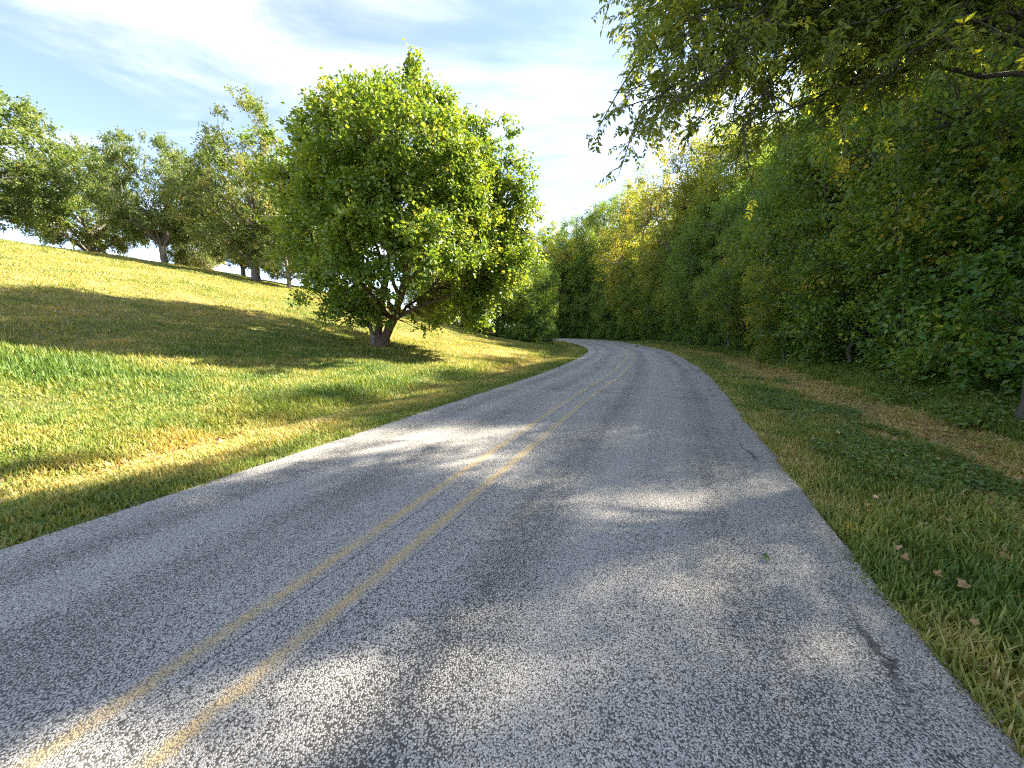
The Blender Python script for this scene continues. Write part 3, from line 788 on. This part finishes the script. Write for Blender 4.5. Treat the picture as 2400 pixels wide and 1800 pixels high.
for row, (e0, step, protos, s_lo, s_hi) in enumerate([(12.5, 5.2, (tallA, tallB, edgeA), .85, 1.05), (19.5, 7.0, (tallB, tallA), .85, 1.1)]):
    for i, ds in enumerate(np.arange(-2 + row, 112, step)):
        st, e = s_cam + ds + rng.uniform(-1, 1), e0 + rng.uniform(-1.5, 1.5)
        pr = protos[i % len(protos)]
        sc = rng.uniform(s_lo, s_hi) * (1.2 + 0.1 * min(1, max(0, (ds - 30) / 25)) if ds > 15 else 1.0)
        q = clear_spot(st, e, HT[id(pr)] * sc, 4.5 * sc)
        if shades(q[0], q[1], HT[id(pr)] * sc, 4.2 * sc):
            continue
        plant('woodland_tree', pr, q[0], q[1], rng.uniform(0, 6.28), sc,
              'taller woodland tree standing behind the front row of the woods on the right', 'tree', 'inner rows of the woods on the right')
# yellow turning trees above the bend
for px, dp, top, lab in ((1585, 50, 310, 'yellow and orange turning tree rising above the woods at the bend'),
                         (1500, 66, 400, 'paler yellow turning tree left of the orange one above the bend'),
                         (1690, 44, 280, 'yellow green tree just right of the orange one')):
    q = at(px, 780, dp)
    plant('turning_tree', turnA, q[0], q[1], dp, fit(turnA, px, dp, top), lab, 'tree')
# far side of the bend
for i, (px, dp, pr, top) in enumerate([(1290, 92, tallB, 515), (1345, 90, tallA, 500), (1400, 88, tallB, 470), (1450, 84, tallA, 440), (1240, 98, tallA, 560), (1200, 104, tallB, 570),
                                     (1320, 100, turnA, 530), (1270, 108, tallA, 550), (1380, 100, tallB, 505), (1180, 112, tallA, 560), (1130, 110, tallB, 570), (1080, 104, tallA, 570)]):
    q = at(px, 780, dp)
    plant('woodland_tree', pr, q[0], q[1], i * 1.3, fit(pr, px, dp, top), 'tall tree of the distant woods beyond the end of the road', 'tree', 'distant woods past the bend')

# shrubs along the woods' foot
for i, ds in enumerate(np.arange(3.0, 96, 1.9)):
    q = along(s_cam + ds + rng.uniform(-.6, .6), 6.1 + rng.uniform(-.5, .9))
    plant('shrub', (shrubA, shrubB)[i % 2], q[0], q[1], rng.uniform(0, 6.28), rng.uniform(0.9, 1.5),
          'leafy green shrub at the foot of the woods along the verge', 'shrub', 'shrubs at the foot of the woods', ('stem', 'foliage'))
for i, (px, dp) in enumerate([(1245, 43), (1205, 41), (1160, 42), (1110, 43), (1060, 44), (1010, 45), (1275, 48)]):
    q = at(px, 770, dp)
    plant('shrub', (shrubA, shrubB)[i % 2], q[0], q[1], i * 1.7, 1.1, 'dark shrub under the trees behind the grassy bank', 'shrub', 'shrubs behind the bank', ('stem', 'foliage'))

for i, (px, dp) in enumerate([(1300, 90), (1330, 92), (1360, 91), (1390, 88), (1275, 96), (1250, 100), (1420, 84), (1345, 98), (1372, 97), (1315, 99)]):
    q = at(px, 780, dp)
    plant('shrub', (shrubA, shrubB)[i % 2], q[0], q[1], i * 1.1, 2.0, 'dark shrub in the distance beyond the end of the road', 'shrub', 'shrubs past the bend', ('stem', 'foliage'))
# slim trees that show at the right verge
q = at(2145, 888, 12.2)
plant('sapling', sapl, q[0], q[1], 0.5, 1.0, 'slim young tree with a visible thin trunk at the right edge of the verge', 'tree', None)
q = at(1985, 860, 14.5)
plant('sapling', sapl, q[0], q[1], 2.5, 0.95, 'slim young leafy tree left of the thin trunked sapling', 'tree', None)

def dead_stem(px, depth, top, lean_px, label, forks):
    q = at(px, 800, depth); t = at(px + lean_px, top, depth)
    z0 = gz(q[0], q[1])
    rg = np.random.default_rng(int(px))
    p0 = np.array([0, 0, -0.1]); p1 = t - np.array([q[0], q[1], z0])
    path = curve(p0, (p0 + p1) / 2 + rg.normal(0, 0.12, 3), p1, 10)
    path[1:-1] += rg.normal(0, 0.03, (8, 3))
    e = bpy.data.objects.new('dead_sapling', None); COL.objects.link(e); e.location = (q[0], q[1], z0)
    T = Tubes(); T.add(path, np.linspace(0.035, 0.010, 10), 7, 0.05, rg)
    link('trunk', T.mesh('trunk', B_PALE), e)
    for k in range(forks):
        b = path[rg.integers(5, 10)]
        d = norm(rg.normal(0, 1, 3) * np.array([1, .6, .5]))
        T = Tubes(); T.add(curve(b, b + d * .3, b + d * rg.uniform(.5, .9) + np.array([0, 0, .1]), 5), [.016, .013, .01, .007, .003], 5)
        link('branch', T.mesh('branch', B_PALE), e)
    tag(e, label, 'tree')
dead_stem(2150, 11.3, 300, -40, 'pale leafless dead sapling standing before the dark woods at right', 6)
dead_stem(1775, 19.5, 560, 20, 'grey bare stem tangled in the foliage right of the bend', 7)
for px, dp, s, lab in ((1835, 18.5, 0.9, 'young tree with a dark trunk at the foot of the woods above the straw strip'),
                       (2270, 10.5, 0.62, 'leaning young tree near the right edge of the picture'),
                       (1705, 27.0, 1.0, 'slim young tree where the verge meets the woods at the bend')):
    q = at(px, 830, dp)
    plant('sapling', sapl, q[0], q[1], px * 0.7, s, lab, 'tree')

# --- the walnut whose boughs hang over the road at the upper right
def walnut():
    rg = np.random.default_rng(5)
    base = np.array([8.2, 5.8, 0.0])
    T = Tubes()
    stem = np.array([(8.2, 5.8, -0.2), (8.2, 5.8, 0.4), (8.1, 5.85, 2.5), (7.9, 5.9, 5), (7.7, 6.0, 8), (7.8, 6.0, 11), (8.0, 6.1, 14)])
    T.add(stem, [0.36, 0.26, 0.22, 0.19, 0.15, 0.09, 0.03], 10, 0.06, rg)
    P, D, N, S, TT = [], [], [], [], []
    boughs = []
    # (start height, end point) of every bough
    ends = [(6.2, at(1490, 150, 5.6)), (6.4, at(1540, 280, 6.4)), (5.0, at(1640, 30, 5.4)), (5.2, at(1600, 230, 7.2)), (5.6, at(1760, 120, 6.6)),
            (6.0, at(1560, 20, 6.2)), (4.9, at(1760, 300, 6.4)), (6.5, at(1650, -150, 6.4)), (6.5, at(1900, -60, 5.6)), (7.2, at(1600, -120, 7.2)), (5.4, at(1980, 60, 5.2)),
            (5.0, at(2180, 70, 4.8)), (5.8, at(2300, -60, 5.0)), (7.5, at(1800, -300, 7.5)), (8.0, at(2100, -300, 6.5)), (8.5, at(1700, -400, 8.5)),
            (6.0, np.array([10.5, 8.5, 8.0])), (7.0, np.array([11.5, 5.0, 8.5])), (8.0, np.array([9, 3.2, 9.5])), (9, np.array([10, 8, 12])), (10, np.array([7, 7, 13])), (10, np.array([9, 4.5, 13.5]))]
    for k in range(44):
        u = rg.uniform(0, 1)
        px = 1490 + 910 * u
        lo = np.interp(px, [1420, 1500, 1650, 1900, 2400], [250, 330, 380, 300, 150])
        ends.append((rg.uniform(6.0, 9), at(px, rg.uniform(-250, lo), rg.uniform(5.0, 8.5))))
    for hs, e in ends:
        p0 = np.array([np.interp(hs, stem[:, 2], stem[:, k]) for k in range(3)])
        mid = (p0 + e) / 2 + np.array([0, 0, 0.22 * np.linalg.norm(e - p0)])
        path = curve(p0, mid, e, 12)
        path[1:-1] += rg.normal(0, 0.04, (10, 3))
        T.add(path, np.linspace(0.042, 0.010, 12), 6)
        L = np.linalg.norm(e - p0)
        nb = int(9 + L * 2.9)
        for t in np.linspace(0.30, 1.0, nb):
            k = t * 11; i = min(int(k), 10)
            b0 = path[i] + (path[i + 1] - path[i]) * (k - i)
            bd = norm(norm(path[i + 1] - path[i]) * 0.7 + rg.normal(0, 0.55, 3) + np.array([0, 0, -0.1]))
            bl = rg.uniform(0.45, 0.95)
            v0 = b0 - OPENINGS[0]
            if np.linalg.norm(v0 - SUNV * (v0 @ SUNV)) < 0.9:
                continue
            b1 = b0 + bd * bl - np.array([0, 0, 0.15 * bl])
            T.add(curve(b0, b0 + bd * bl * .5, b1, 4), [0.012, 0.009, 0.007, 0.004], 4)
            # pinnate leaves along the twig
            for u in np.linspace(0.15, 1.0, 6):
                r0 = b0 + (b1 - b0) * u
                rdv = norm(bd * 0.5 + rg.normal(0, 0.7, 3) + np.array([0, 0, -0.2]))
                rl = rg.uniform(0.18, 0.40)
                side = norm(np.cross(rdv, np.array([0, 0, 1.0]) + rg.normal(0, 0.3, 3)))
                nn = norm(np.cross(side, rdv))
                ct = 0.48 + rg.normal(0, 0.13)
                T.add([r0, r0 + rdv * rl * .5, r0 + rdv * rl - np.array([0, 0, 0.06])], [0.003, 0.003, 0.002], 3)
                for w in np.linspace(0.2, 1.0, 7):
                    c = r0 + rdv * rl * w - np.array([0, 0, 0.06 * w * w])
                    for sg in (-1, 1):
                        P.append(c); D.append(side * sg * 0.8 + rdv * 0.55 + np.array([0, 0, -0.3]) + rg.normal(0, 0.3, 3))
                        N.append(nn + rg.normal(0, 0.45, 3)); S.append(rg.uniform(0.05, 0.115)); TT.append(ct + rg.normal(0, 0.08))
    P, D, N, S, TT = map(np.array, (P, D, N, S, TT))
    z0 = gz(base[0], base[1])
    off = np.array([base[0], base[1], z0])
    e = bpy.data.objects.new('walnut_tree', None); COL.objects.link(e)
    e.location = (base[0], base[1], z0)
    tr = T.mesh('trunk', B_WOOD)
    co = np.empty(len(tr.vertices) * 3, np.float32); tr.vertices.foreach_get('co', co)
    tr.vertices.foreach_set('co', (co.reshape(-1, 3) - off).astype(np.float32).ravel())
    link('trunk', tr, e)
    link('crown', leaf_mesh('crown', P - off, D, N, S, np.clip(TT, 0, .93), M_WALNUT, 0.42, False), e)
    tag(e, 'walnut with feathery compound leaves, boughs hanging over the road at the top right', 'tree')
walnut()

# ------------------------------------------------------------------ house roof behind the hilltop
def box(lo, hi):
    x0, y0, z0 = lo; x1, y1, z1 = hi
    v = np.array([(x0, y0, z0), (x1, y0, z0), (x1, y1, z0), (x0, y1, z0), (x0, y0, z1), (x1, y0, z1), (x1, y1, z1), (x0, y1, z1)], float)
    f = np.array([(0, 3, 2, 1), (4, 5, 6, 7), (0, 1, 5, 4), (1, 2, 6, 5), (2, 3, 7, 6), (3, 0, 4, 7)])
    return v, f
def flat_mat(name, c, rough=0.8, noise_amt=0.25, scale=8):
    m, n, l = new_mat(name)
    out = n.new('ShaderNodeOutputMaterial'); p = n.new('ShaderNodeBsdfPrincipled'); p.inputs['Roughness'].default_value = rough
    tc = n.new('ShaderNodeTexCoord'); nz = n.new('ShaderNodeTexNoise'); nz.inputs['Scale'].default_value = scale; nz.inputs['Detail'].default_value = 6
    l.new(tc.outputs['Object'], nz.inputs['Vector'])
    r = ramp(n, [(0.3, tuple(k * (1 - noise_amt) for k in c)), (0.7, tuple(min(1, k * (1 + noise_amt)) for k in c))])
    l.new(nz.outputs[0], r.inputs[0]); l.new(r.outputs[0], p.inputs['Base Color']); l.new(p.outputs[0], out.inputs['Surface'])
    return m
hp = at(468, 604, 60)
house = bpy.data.objects.new('house', None); COL.objects.link(house)
hz = gz(hp[0], hp[1])
house.location = (hp[0], hp[1], hz - 0.05); house.rotation_euler = (0, 0, 0.25)
ridge = float(at(468, 586, 60)[2]) - hz
ev = ridge - 1.5
v, f = box((-1.9, -3, 0), (1.9, 3, ev)); link('wall', mesh_from('wall', v, [f], flat_mat('siding', (0.6, 0.57, 0.5))), house)
v = np.array([(-2.1, -3.5, ev), (2.1, -3.5, ev), (2.1, 0, ridge), (-2.1, 0, ridge), (-2.1, 3.5, ev), (2.1, 3.5, ev),
              (-2.1, -3.5, ev + .12), (2.1, -3.5, ev + .12), (2.1, 0, ridge + .12), (-2.1, 0, ridge + .12), (-2.1, 3.5, ev + .12), (2.1, 3.5, ev + .12)], float)
f4 = np.array([(6, 7, 8, 9), (9, 8, 11, 10), (1, 0, 3, 2), (2, 3, 4, 5), (0, 1, 7, 6), (5, 4, 10, 11), (1, 2, 8, 7), (2, 5, 11, 8), (3, 0, 6, 9), (4, 3, 9, 10)])
link('roof', mesh_from('roof', v, [f4], flat_mat('tan_shingle', (0.38, 0.27, 0.2), 0.9)), house)
for dx in (-0.9, 0.9):
    v, f = box((dx - .5, -3.06, 0.9), (dx + .5, -3.003, min(2.1, ev - .2)))
    link('window', mesh_from('window', v, [f], flat_mat('window_glass', (0.08, 0.1, 0.12), 0.1)), house)
tag(house, 'house with tan roof showing over the hilltop between tree trunks', 'house')

# ------------------------------------------------------------------ grass, weeds, litter
def blades(name, n_try, rmin, rmax, power, near, seed, label):
    rg = np.random.default_rng(seed)
    u = rg.uniform(0, 1, n_try)
    k = 2 - power                                     # density falls off as r^-power
    r = (rmin ** k + u * (rmax ** k - rmin ** k)) ** (1 / k)
    az = rg.uniform(math.radians(-60), math.radians(60), n_try)
    x, y = r * np.sin(az), r * np.cos(az)
    e, right, arc, lat = rd = road_dist(x, y)
    ok = (e > -0.10 + 0.26 * (fbm(arc * 1.7, lat * 0 + right, 5, 3) - 0.5)) & (e < 46) & ~(right & (e > 9))
    x, y, r, e, right, arc = x[ok], y[ok], r[ok], e[ok], right[ok], arc[ok]
    z = ground_z(x, y) - 0.015
    n = len(x)
    dry = dryness(x, y, e, right)
    tint = np.clip(dry + 0.35 * (noise2(x * 3.3, y * 3.3, 37) - 0.5) + rg.normal(0, 0.18, n), 0, 1)
    tall = fbm(x * 0.5, y * 0.5, 61, 3)
    h = np.where(right, 0.055 + 0.05 * tall, 0.045 + 0.075 * tall)
    h = np.where(right & (e > 3.4), 0.12 + 0.16 * tall, h)
    h = np.where(right & (e < 0.35), 0.04 + 0.05 * tall, h)
    h = np.where(~right & (e < 2.0), 0.045 + 0.04 * tall, h)
    lush = np.exp(-(((x + 9.6) / 2.6) ** 2 + ((y - 8.2) / 1.1) ** 2))
    h = h + np.where(~right, 0.09 * lush + 0.07 * np.exp(-((e - 3.0) / 0.7) ** 2) * np.clip((tall - 0.4) * 6, 0, 1), 0)
    clump = noise2(x * 2.1, y * 2.1, 23) * 0.6 + noise2(x * 5.5, y * 5.5, 29) * 0.4
    h = h * (0.45 + 1.1 * clump)
    h = h * rg.uniform(0.55, 1.45, n) * np.where(dry > 0.75, 0.75, 1)
    w = (0.0045 if near else 0.006) * (1 + r * (0.10 if near else 0.075)) * rg.uniform(0.7, 1.3, n)
    ph = rg.uniform(0, 6.283, n)
    bend = h * np.abs(rg.normal(0.45, 0.3, n)) + np.where(dry > 0.7, h * 0.5, 0)
    bd = np.stack([np.cos(ph), np.sin(ph), 0 * ph], 1)
    sd = np.stack([-np.sin(ph), np.cos(ph), 0 * ph], 1)
    B = np.stack([x, y, z], 1); up = np.array([0, 0, 1.0])
    H = h[:, None]; W = w[:, None]; D = bend[:, None] * bd
    if near:
        V = np.stack([B - sd * W, B + sd * W, B + D * .35 + up * H * .62 + sd * W * .75, B + D * .35 + up * H * .62 - sd * W * .75, B + D + up * H * .92], 1).reshape(-1, 3)
        i = np.arange(n)[:, None] * 5
        F = [i + np.array([[0, 1, 2, 3]]), i + np.array([[3, 2, 4]])]
        k = 5
    else:
        V = np.stack([B - sd * W * 1.4, B + sd * W * 1.4, B + D * 1.2 + up * H], 1).reshape(-1, 3)
        F = [np.arange(n)[:, None] * 3 + np.array([[0, 1, 2]])]
        k = 3
    o = link(name, mesh_from(name, V, F, M_GRASS, False, {'tint': np.repeat(tint, k)}))
    tag(o, label, 'grass', kind='stuff')
blades('grass', 215000, 1.6, 9.5, 1.25, True, 1, 'mown grass blades on both verges near the camera')
blades('grass', 700000, 7, 62, 1.2, False, 2, 'dry yellow green grass covering the hillside')

def weeds(seed=4):
    rg = np.random.default_rng(seed)
    n = 16000
    s = s_cam + 1.0 + 45 * rg.uniform(0, 1, n) ** 1.7
    e = rg.uniform(3.1, 8.5, n)
    c, nr, w = station(s)
    x = c[:, 0] + nr[:, 0] * (w + e); y = c[:, 1] + nr[:, 1] * (w + e)
    keep = fbm(x * 0.8, y * 0.8, 15, 3) > np.where(e < 3.9, 0.52, 0.34)
    x, y, e = x[keep], y[keep], e[keep]
    # clover-like broad leaves scattered in the verge too
    m_ = 7000
    s2 = s_cam + 0.2 + 26 * rg.uniform(0, 1, m_) ** 1.8
    e2 = rg.uniform(0.5, 2.2, m_)
    c, nr, w = station(s2)
    x2 = c[:, 0] + nr[:, 0] * (w + e2); y2 = c[:, 1] + nr[:, 1] * (w + e2)
    k2 = fbm(x2 * 0.9, y2 * 0.9, 77, 3) > 0.5
    x = np.concatenate([x, x2[k2]]); y = np.concatenate([y, y2[k2]]); e = np.concatenate([e, e2[k2]])
    z = ground_z(x, y)
    n = len(x)
    tall = np.where(e < 2.3, 0.05, 0.10 + 0.10 * np.clip((e - 3) / 2.5, 0, 1) + 0.25 * np.clip((e - 5) / 3, 0, 1))
    q = 8
    C = np.repeat(np.stack([x, y, z], 1), q, 0); tl = np.repeat(tall, q)
    C = C + np.stack([rg.normal(0, .06, n * q), rg.normal(0, .06, n * q), 0.02 + tl * rg.uniform(0.2, 1.5, n * q)], 1)
    d = rg.normal(size=(n * q, 3)); d[:, 2] = d[:, 2] * 0.3 + 0.1
    nr = rg.normal(size=(n * q, 3)) * 0.4 + np.array([0, 0, 1])
    sz = np.where(tl < 0.06, 0.05, 0.085) * rg.uniform(0.6, 1.3, n * q)
    tt = np.clip(np.repeat(rg.normal(0.45, 0.15, n), q) + rg.normal(0, .12, n * q), 0, 1)
    tag(link('weeds', leaf_mesh('weeds', C, d, nr, sz, tt, M_WEED, 0.7)), 'low broad leaved weeds between the verge and the woods', 'weeds', kind='stuff')
weeds()

def leaf_shape(seed, mat, lobed=True, mid=0.5):
    """One curled fallen leaf, lobed like a maple or sycamore leaf, 1 m long before scaling."""
    rg = np.random.default_rng(seed)
    k = 15 if lobed else 12
    a = np.linspace(0, 2 * math.pi, k, endpoint=False)
    if lobed:
        r = np.array([1.0, .7, .66, .92, .66, .62, .78, .5, .4, .74, .62, .66, .95, .7, .72]) * 0.5
    else:
        r = 0.5 / np.sqrt(np.cos(a) ** 2 + (np.sin(a) / 0.55) ** 2)
    r = r * rg.uniform(0.9, 1.1, k)
    cu = rg.uniform(0.5, 1.6)
    rim = np.stack([r * np.cos(a), r * np.sin(a), cu * (r * np.sin(a)) ** 2 + rg.uniform(-.6, .8) * (r * np.cos(a)) ** 2 + rg.normal(0, .05, k)], 1)
    inner = rim * np.array([.5, .5, .3])
    v = np.concatenate([[[0, 0, 0.02]], inner, rim])
    i = np.arange(k); j = (i + 1) % k
    tri = np.stack([i * 0, 1 + i, 1 + j], 1); qd = np.stack([1 + i, 1 + k + i, 1 + k + j, 1 + j], 1)
    return mesh_from('fallen_leaf', v, [tri, qd], mat, True, {'tint': np.clip(mid + rg.normal(0, .1, len(v)), 0, 1)})
LS = [leaf_shape(50 + i, M_LITTER, i % 3 != 2, 0.45 + 0.12 * i) for i in range(5)]
def drop_leaf(px, py, size, label, group, proto=None, zoff=0.02, rz=0.0):
    d0 = at(px, py, 1.0) - np.array([0, 0, CAM_H])
    t = CAM_H / -d0[2]
    for _ in range(4):
        x, y = d0[0] * t, d0[1] * t
        e, right, arc, lat_ = road_dist(x, y)
        zz = 0.03 if e[0] < 0 else gz(x, y)
        t = (CAM_H - zz - zoff) / -d0[2]
    o = link('fallen_leaf', proto or LS[int(px * 7 + py) % 5], None, (x, y, zz + zoff))
    o.scale = (size, size, size)
    o.rotation_euler = (0.45 * math.sin(px), 0.45 * math.cos(py), rz or px * 1.7)
    tag(o, label, 'leaf', group)
drop_leaf(1795, 1306, 0.075, 'single green leaf lying on the right lane of the road', None, leaf_shape(71, M_GREENLEAF, False), 0.005)
drop_leaf(1960, 1018, 0.16, 'pale broken stick like leaf in the grass beside the road bend', None, None, 0.06)
for px, py in ((1945, 1040), (2050, 1103), (2052, 1165), (2028, 1180), (2035, 1195), (2225, 1217), (2165, 1228), (2280, 1245), (2105, 1282), (2123, 1310), (2195, 1345), (2260, 1370),
               (2285, 1460), (2100, 1200), (2010, 1100), (2330, 1180), (2380, 1400), (2210, 1030), (2250, 1160), (2130, 1105), (2300, 1090), (2350, 1290)):
    drop_leaf(px, py, 0.045 + 0.035 * ((px * 13 + py) % 7) / 7, 'tan fallen leaf lying in the green grass of the right verge', 'fallen leaves on the right verge', None, 0.065)
drop_leaf(2365, 1307, 0.10, 'yellow tan oval leaf in the grass at the right edge of the picture', None, LS[2], 0.06)
for px, py in ((285, 1080), (300, 1072), (180, 1095), (125, 1132), (65, 1135), (20, 1150), (350, 1062), (430, 1050), (520, 1035), (250, 1085)):
    drop_leaf(px, py, 0.13, 'brown fallen leaf in the ditch along the left verge', 'fallen leaves in the left ditch', None, 0.03)

def litter(seed=8):
    rg = np.random.default_rng(seed)
    n = 9000
    s = s_cam + 0.2 + 60 * rg.uniform(0, 1, n) ** 1.5
    left = rg.uniform(0, 1, n) < 0.2
    e = np.where(left, rg.normal(2.1, 0.30, n), rg.normal(2.6, 0.7, n))
    e = np.where(~left & (rg.uniform(0, 1, n) < 0.12), rg.uniform(4, 8, n), e)
    c, nr, w = station(s)
    off = np.where(left, -(w + e), w + e)
    x = c[:, 0] + nr[:, 0] * off; y = c[:, 1] + nr[:, 1] * off
    ok = (e > 0.3) & ~((np.hypot(x, y) < 2.0))
    x, y = x[ok], y[ok]
    z = ground_z(x, y) + rg.uniform(0.015, 0.06, len(x))
    n = len(x)
    d = rg.normal(size=(n, 3)); d[:, 2] *= 0.25
    nr = rg.normal(size=(n, 3)) * 0.4 + np.array([0, 0, 1])
    tag(link('leaf_litter', leaf_mesh('leaf_litter', np.stack([x, y, z], 1), d, nr, rg.uniform(0.03, 0.10, n), np.clip(rg.normal(.45, .25, n), 0, 1), M_LITTER, 0.7)),
        'brown and tan leaf litter in the ditches', 'leaf litter', kind='stuff')
litter()

def gravel(seed=12):
    rg = np.random.default_rng(seed)
    n = 6000
    s = s_cam - 1.0 + 26 * rg.uniform(0, 1, n) ** 1.6
    left = rg.uniform(0, 1, n) < 0.45
    e = rg.normal(-0.08, 0.14, n)
    c, nr, w = station(s)
    off = np.where(left, -(w + e), w + e)
    x = c[:, 0] + nr[:, 0] * off; y = c[:, 1] + nr[:, 1] * off
    z = np.where(e < -0.03, 0.006, -0.035)
    r = rg.uniform(0.002, 0.008, n)[:, None]
    base = norm(np.array([(1, 0, 0), (-1, 0, 0), (0, 1, 0), (0, -1, 0), (0, 0, 1), (0, 0, -1.0)]))
    P = np.stack([x, y, z], 1)[:, None] + base[None] * r[:, None] * rg.uniform(0.6, 1.3, (n, 6, 1))
    f = np.array([(0, 2, 4), (2, 1, 4), (1, 3, 4), (3, 0, 4), (2, 0, 5), (1, 2, 5), (3, 1, 5), (0, 3, 5)])
    F = (np.arange(n)[:, None, None] * 6 + f[None]).reshape(-1, 3)
    tag(link('loose_gravel', mesh_from('loose_gravel', P.reshape(-1, 3), [F], flat_mat('crumb_stone', (0.22, 0.20, 0.17), 0.9, 0.5, 60))), 'loose gravel crumbs along the broken road edges', 'gravel', kind='stuff')
gravel()

# small dark clod on the road at the bend
rg = np.random.default_rng(2)
V, F = [], []
T = Tubes()
cp = at(1494, 812, 37.0)
T.add([(-.09, 0, 0.0), (-.07, 0, .03), (-.02, 0.01, .05), (.05, 0, .04), (.09, 0, .0)], [.01, .05, .07, .05, .01], 8, 0.15, rg)
cl = link('dirt_clod', T.mesh('dirt_clod', flat_mat('dark_dirt', (0.03, 0.025, 0.02), 0.95)), None, (cp[0], cp[1], 0.035))
tag(cl, 'small dark clod lying on the far right lane in the bend', 'clod')
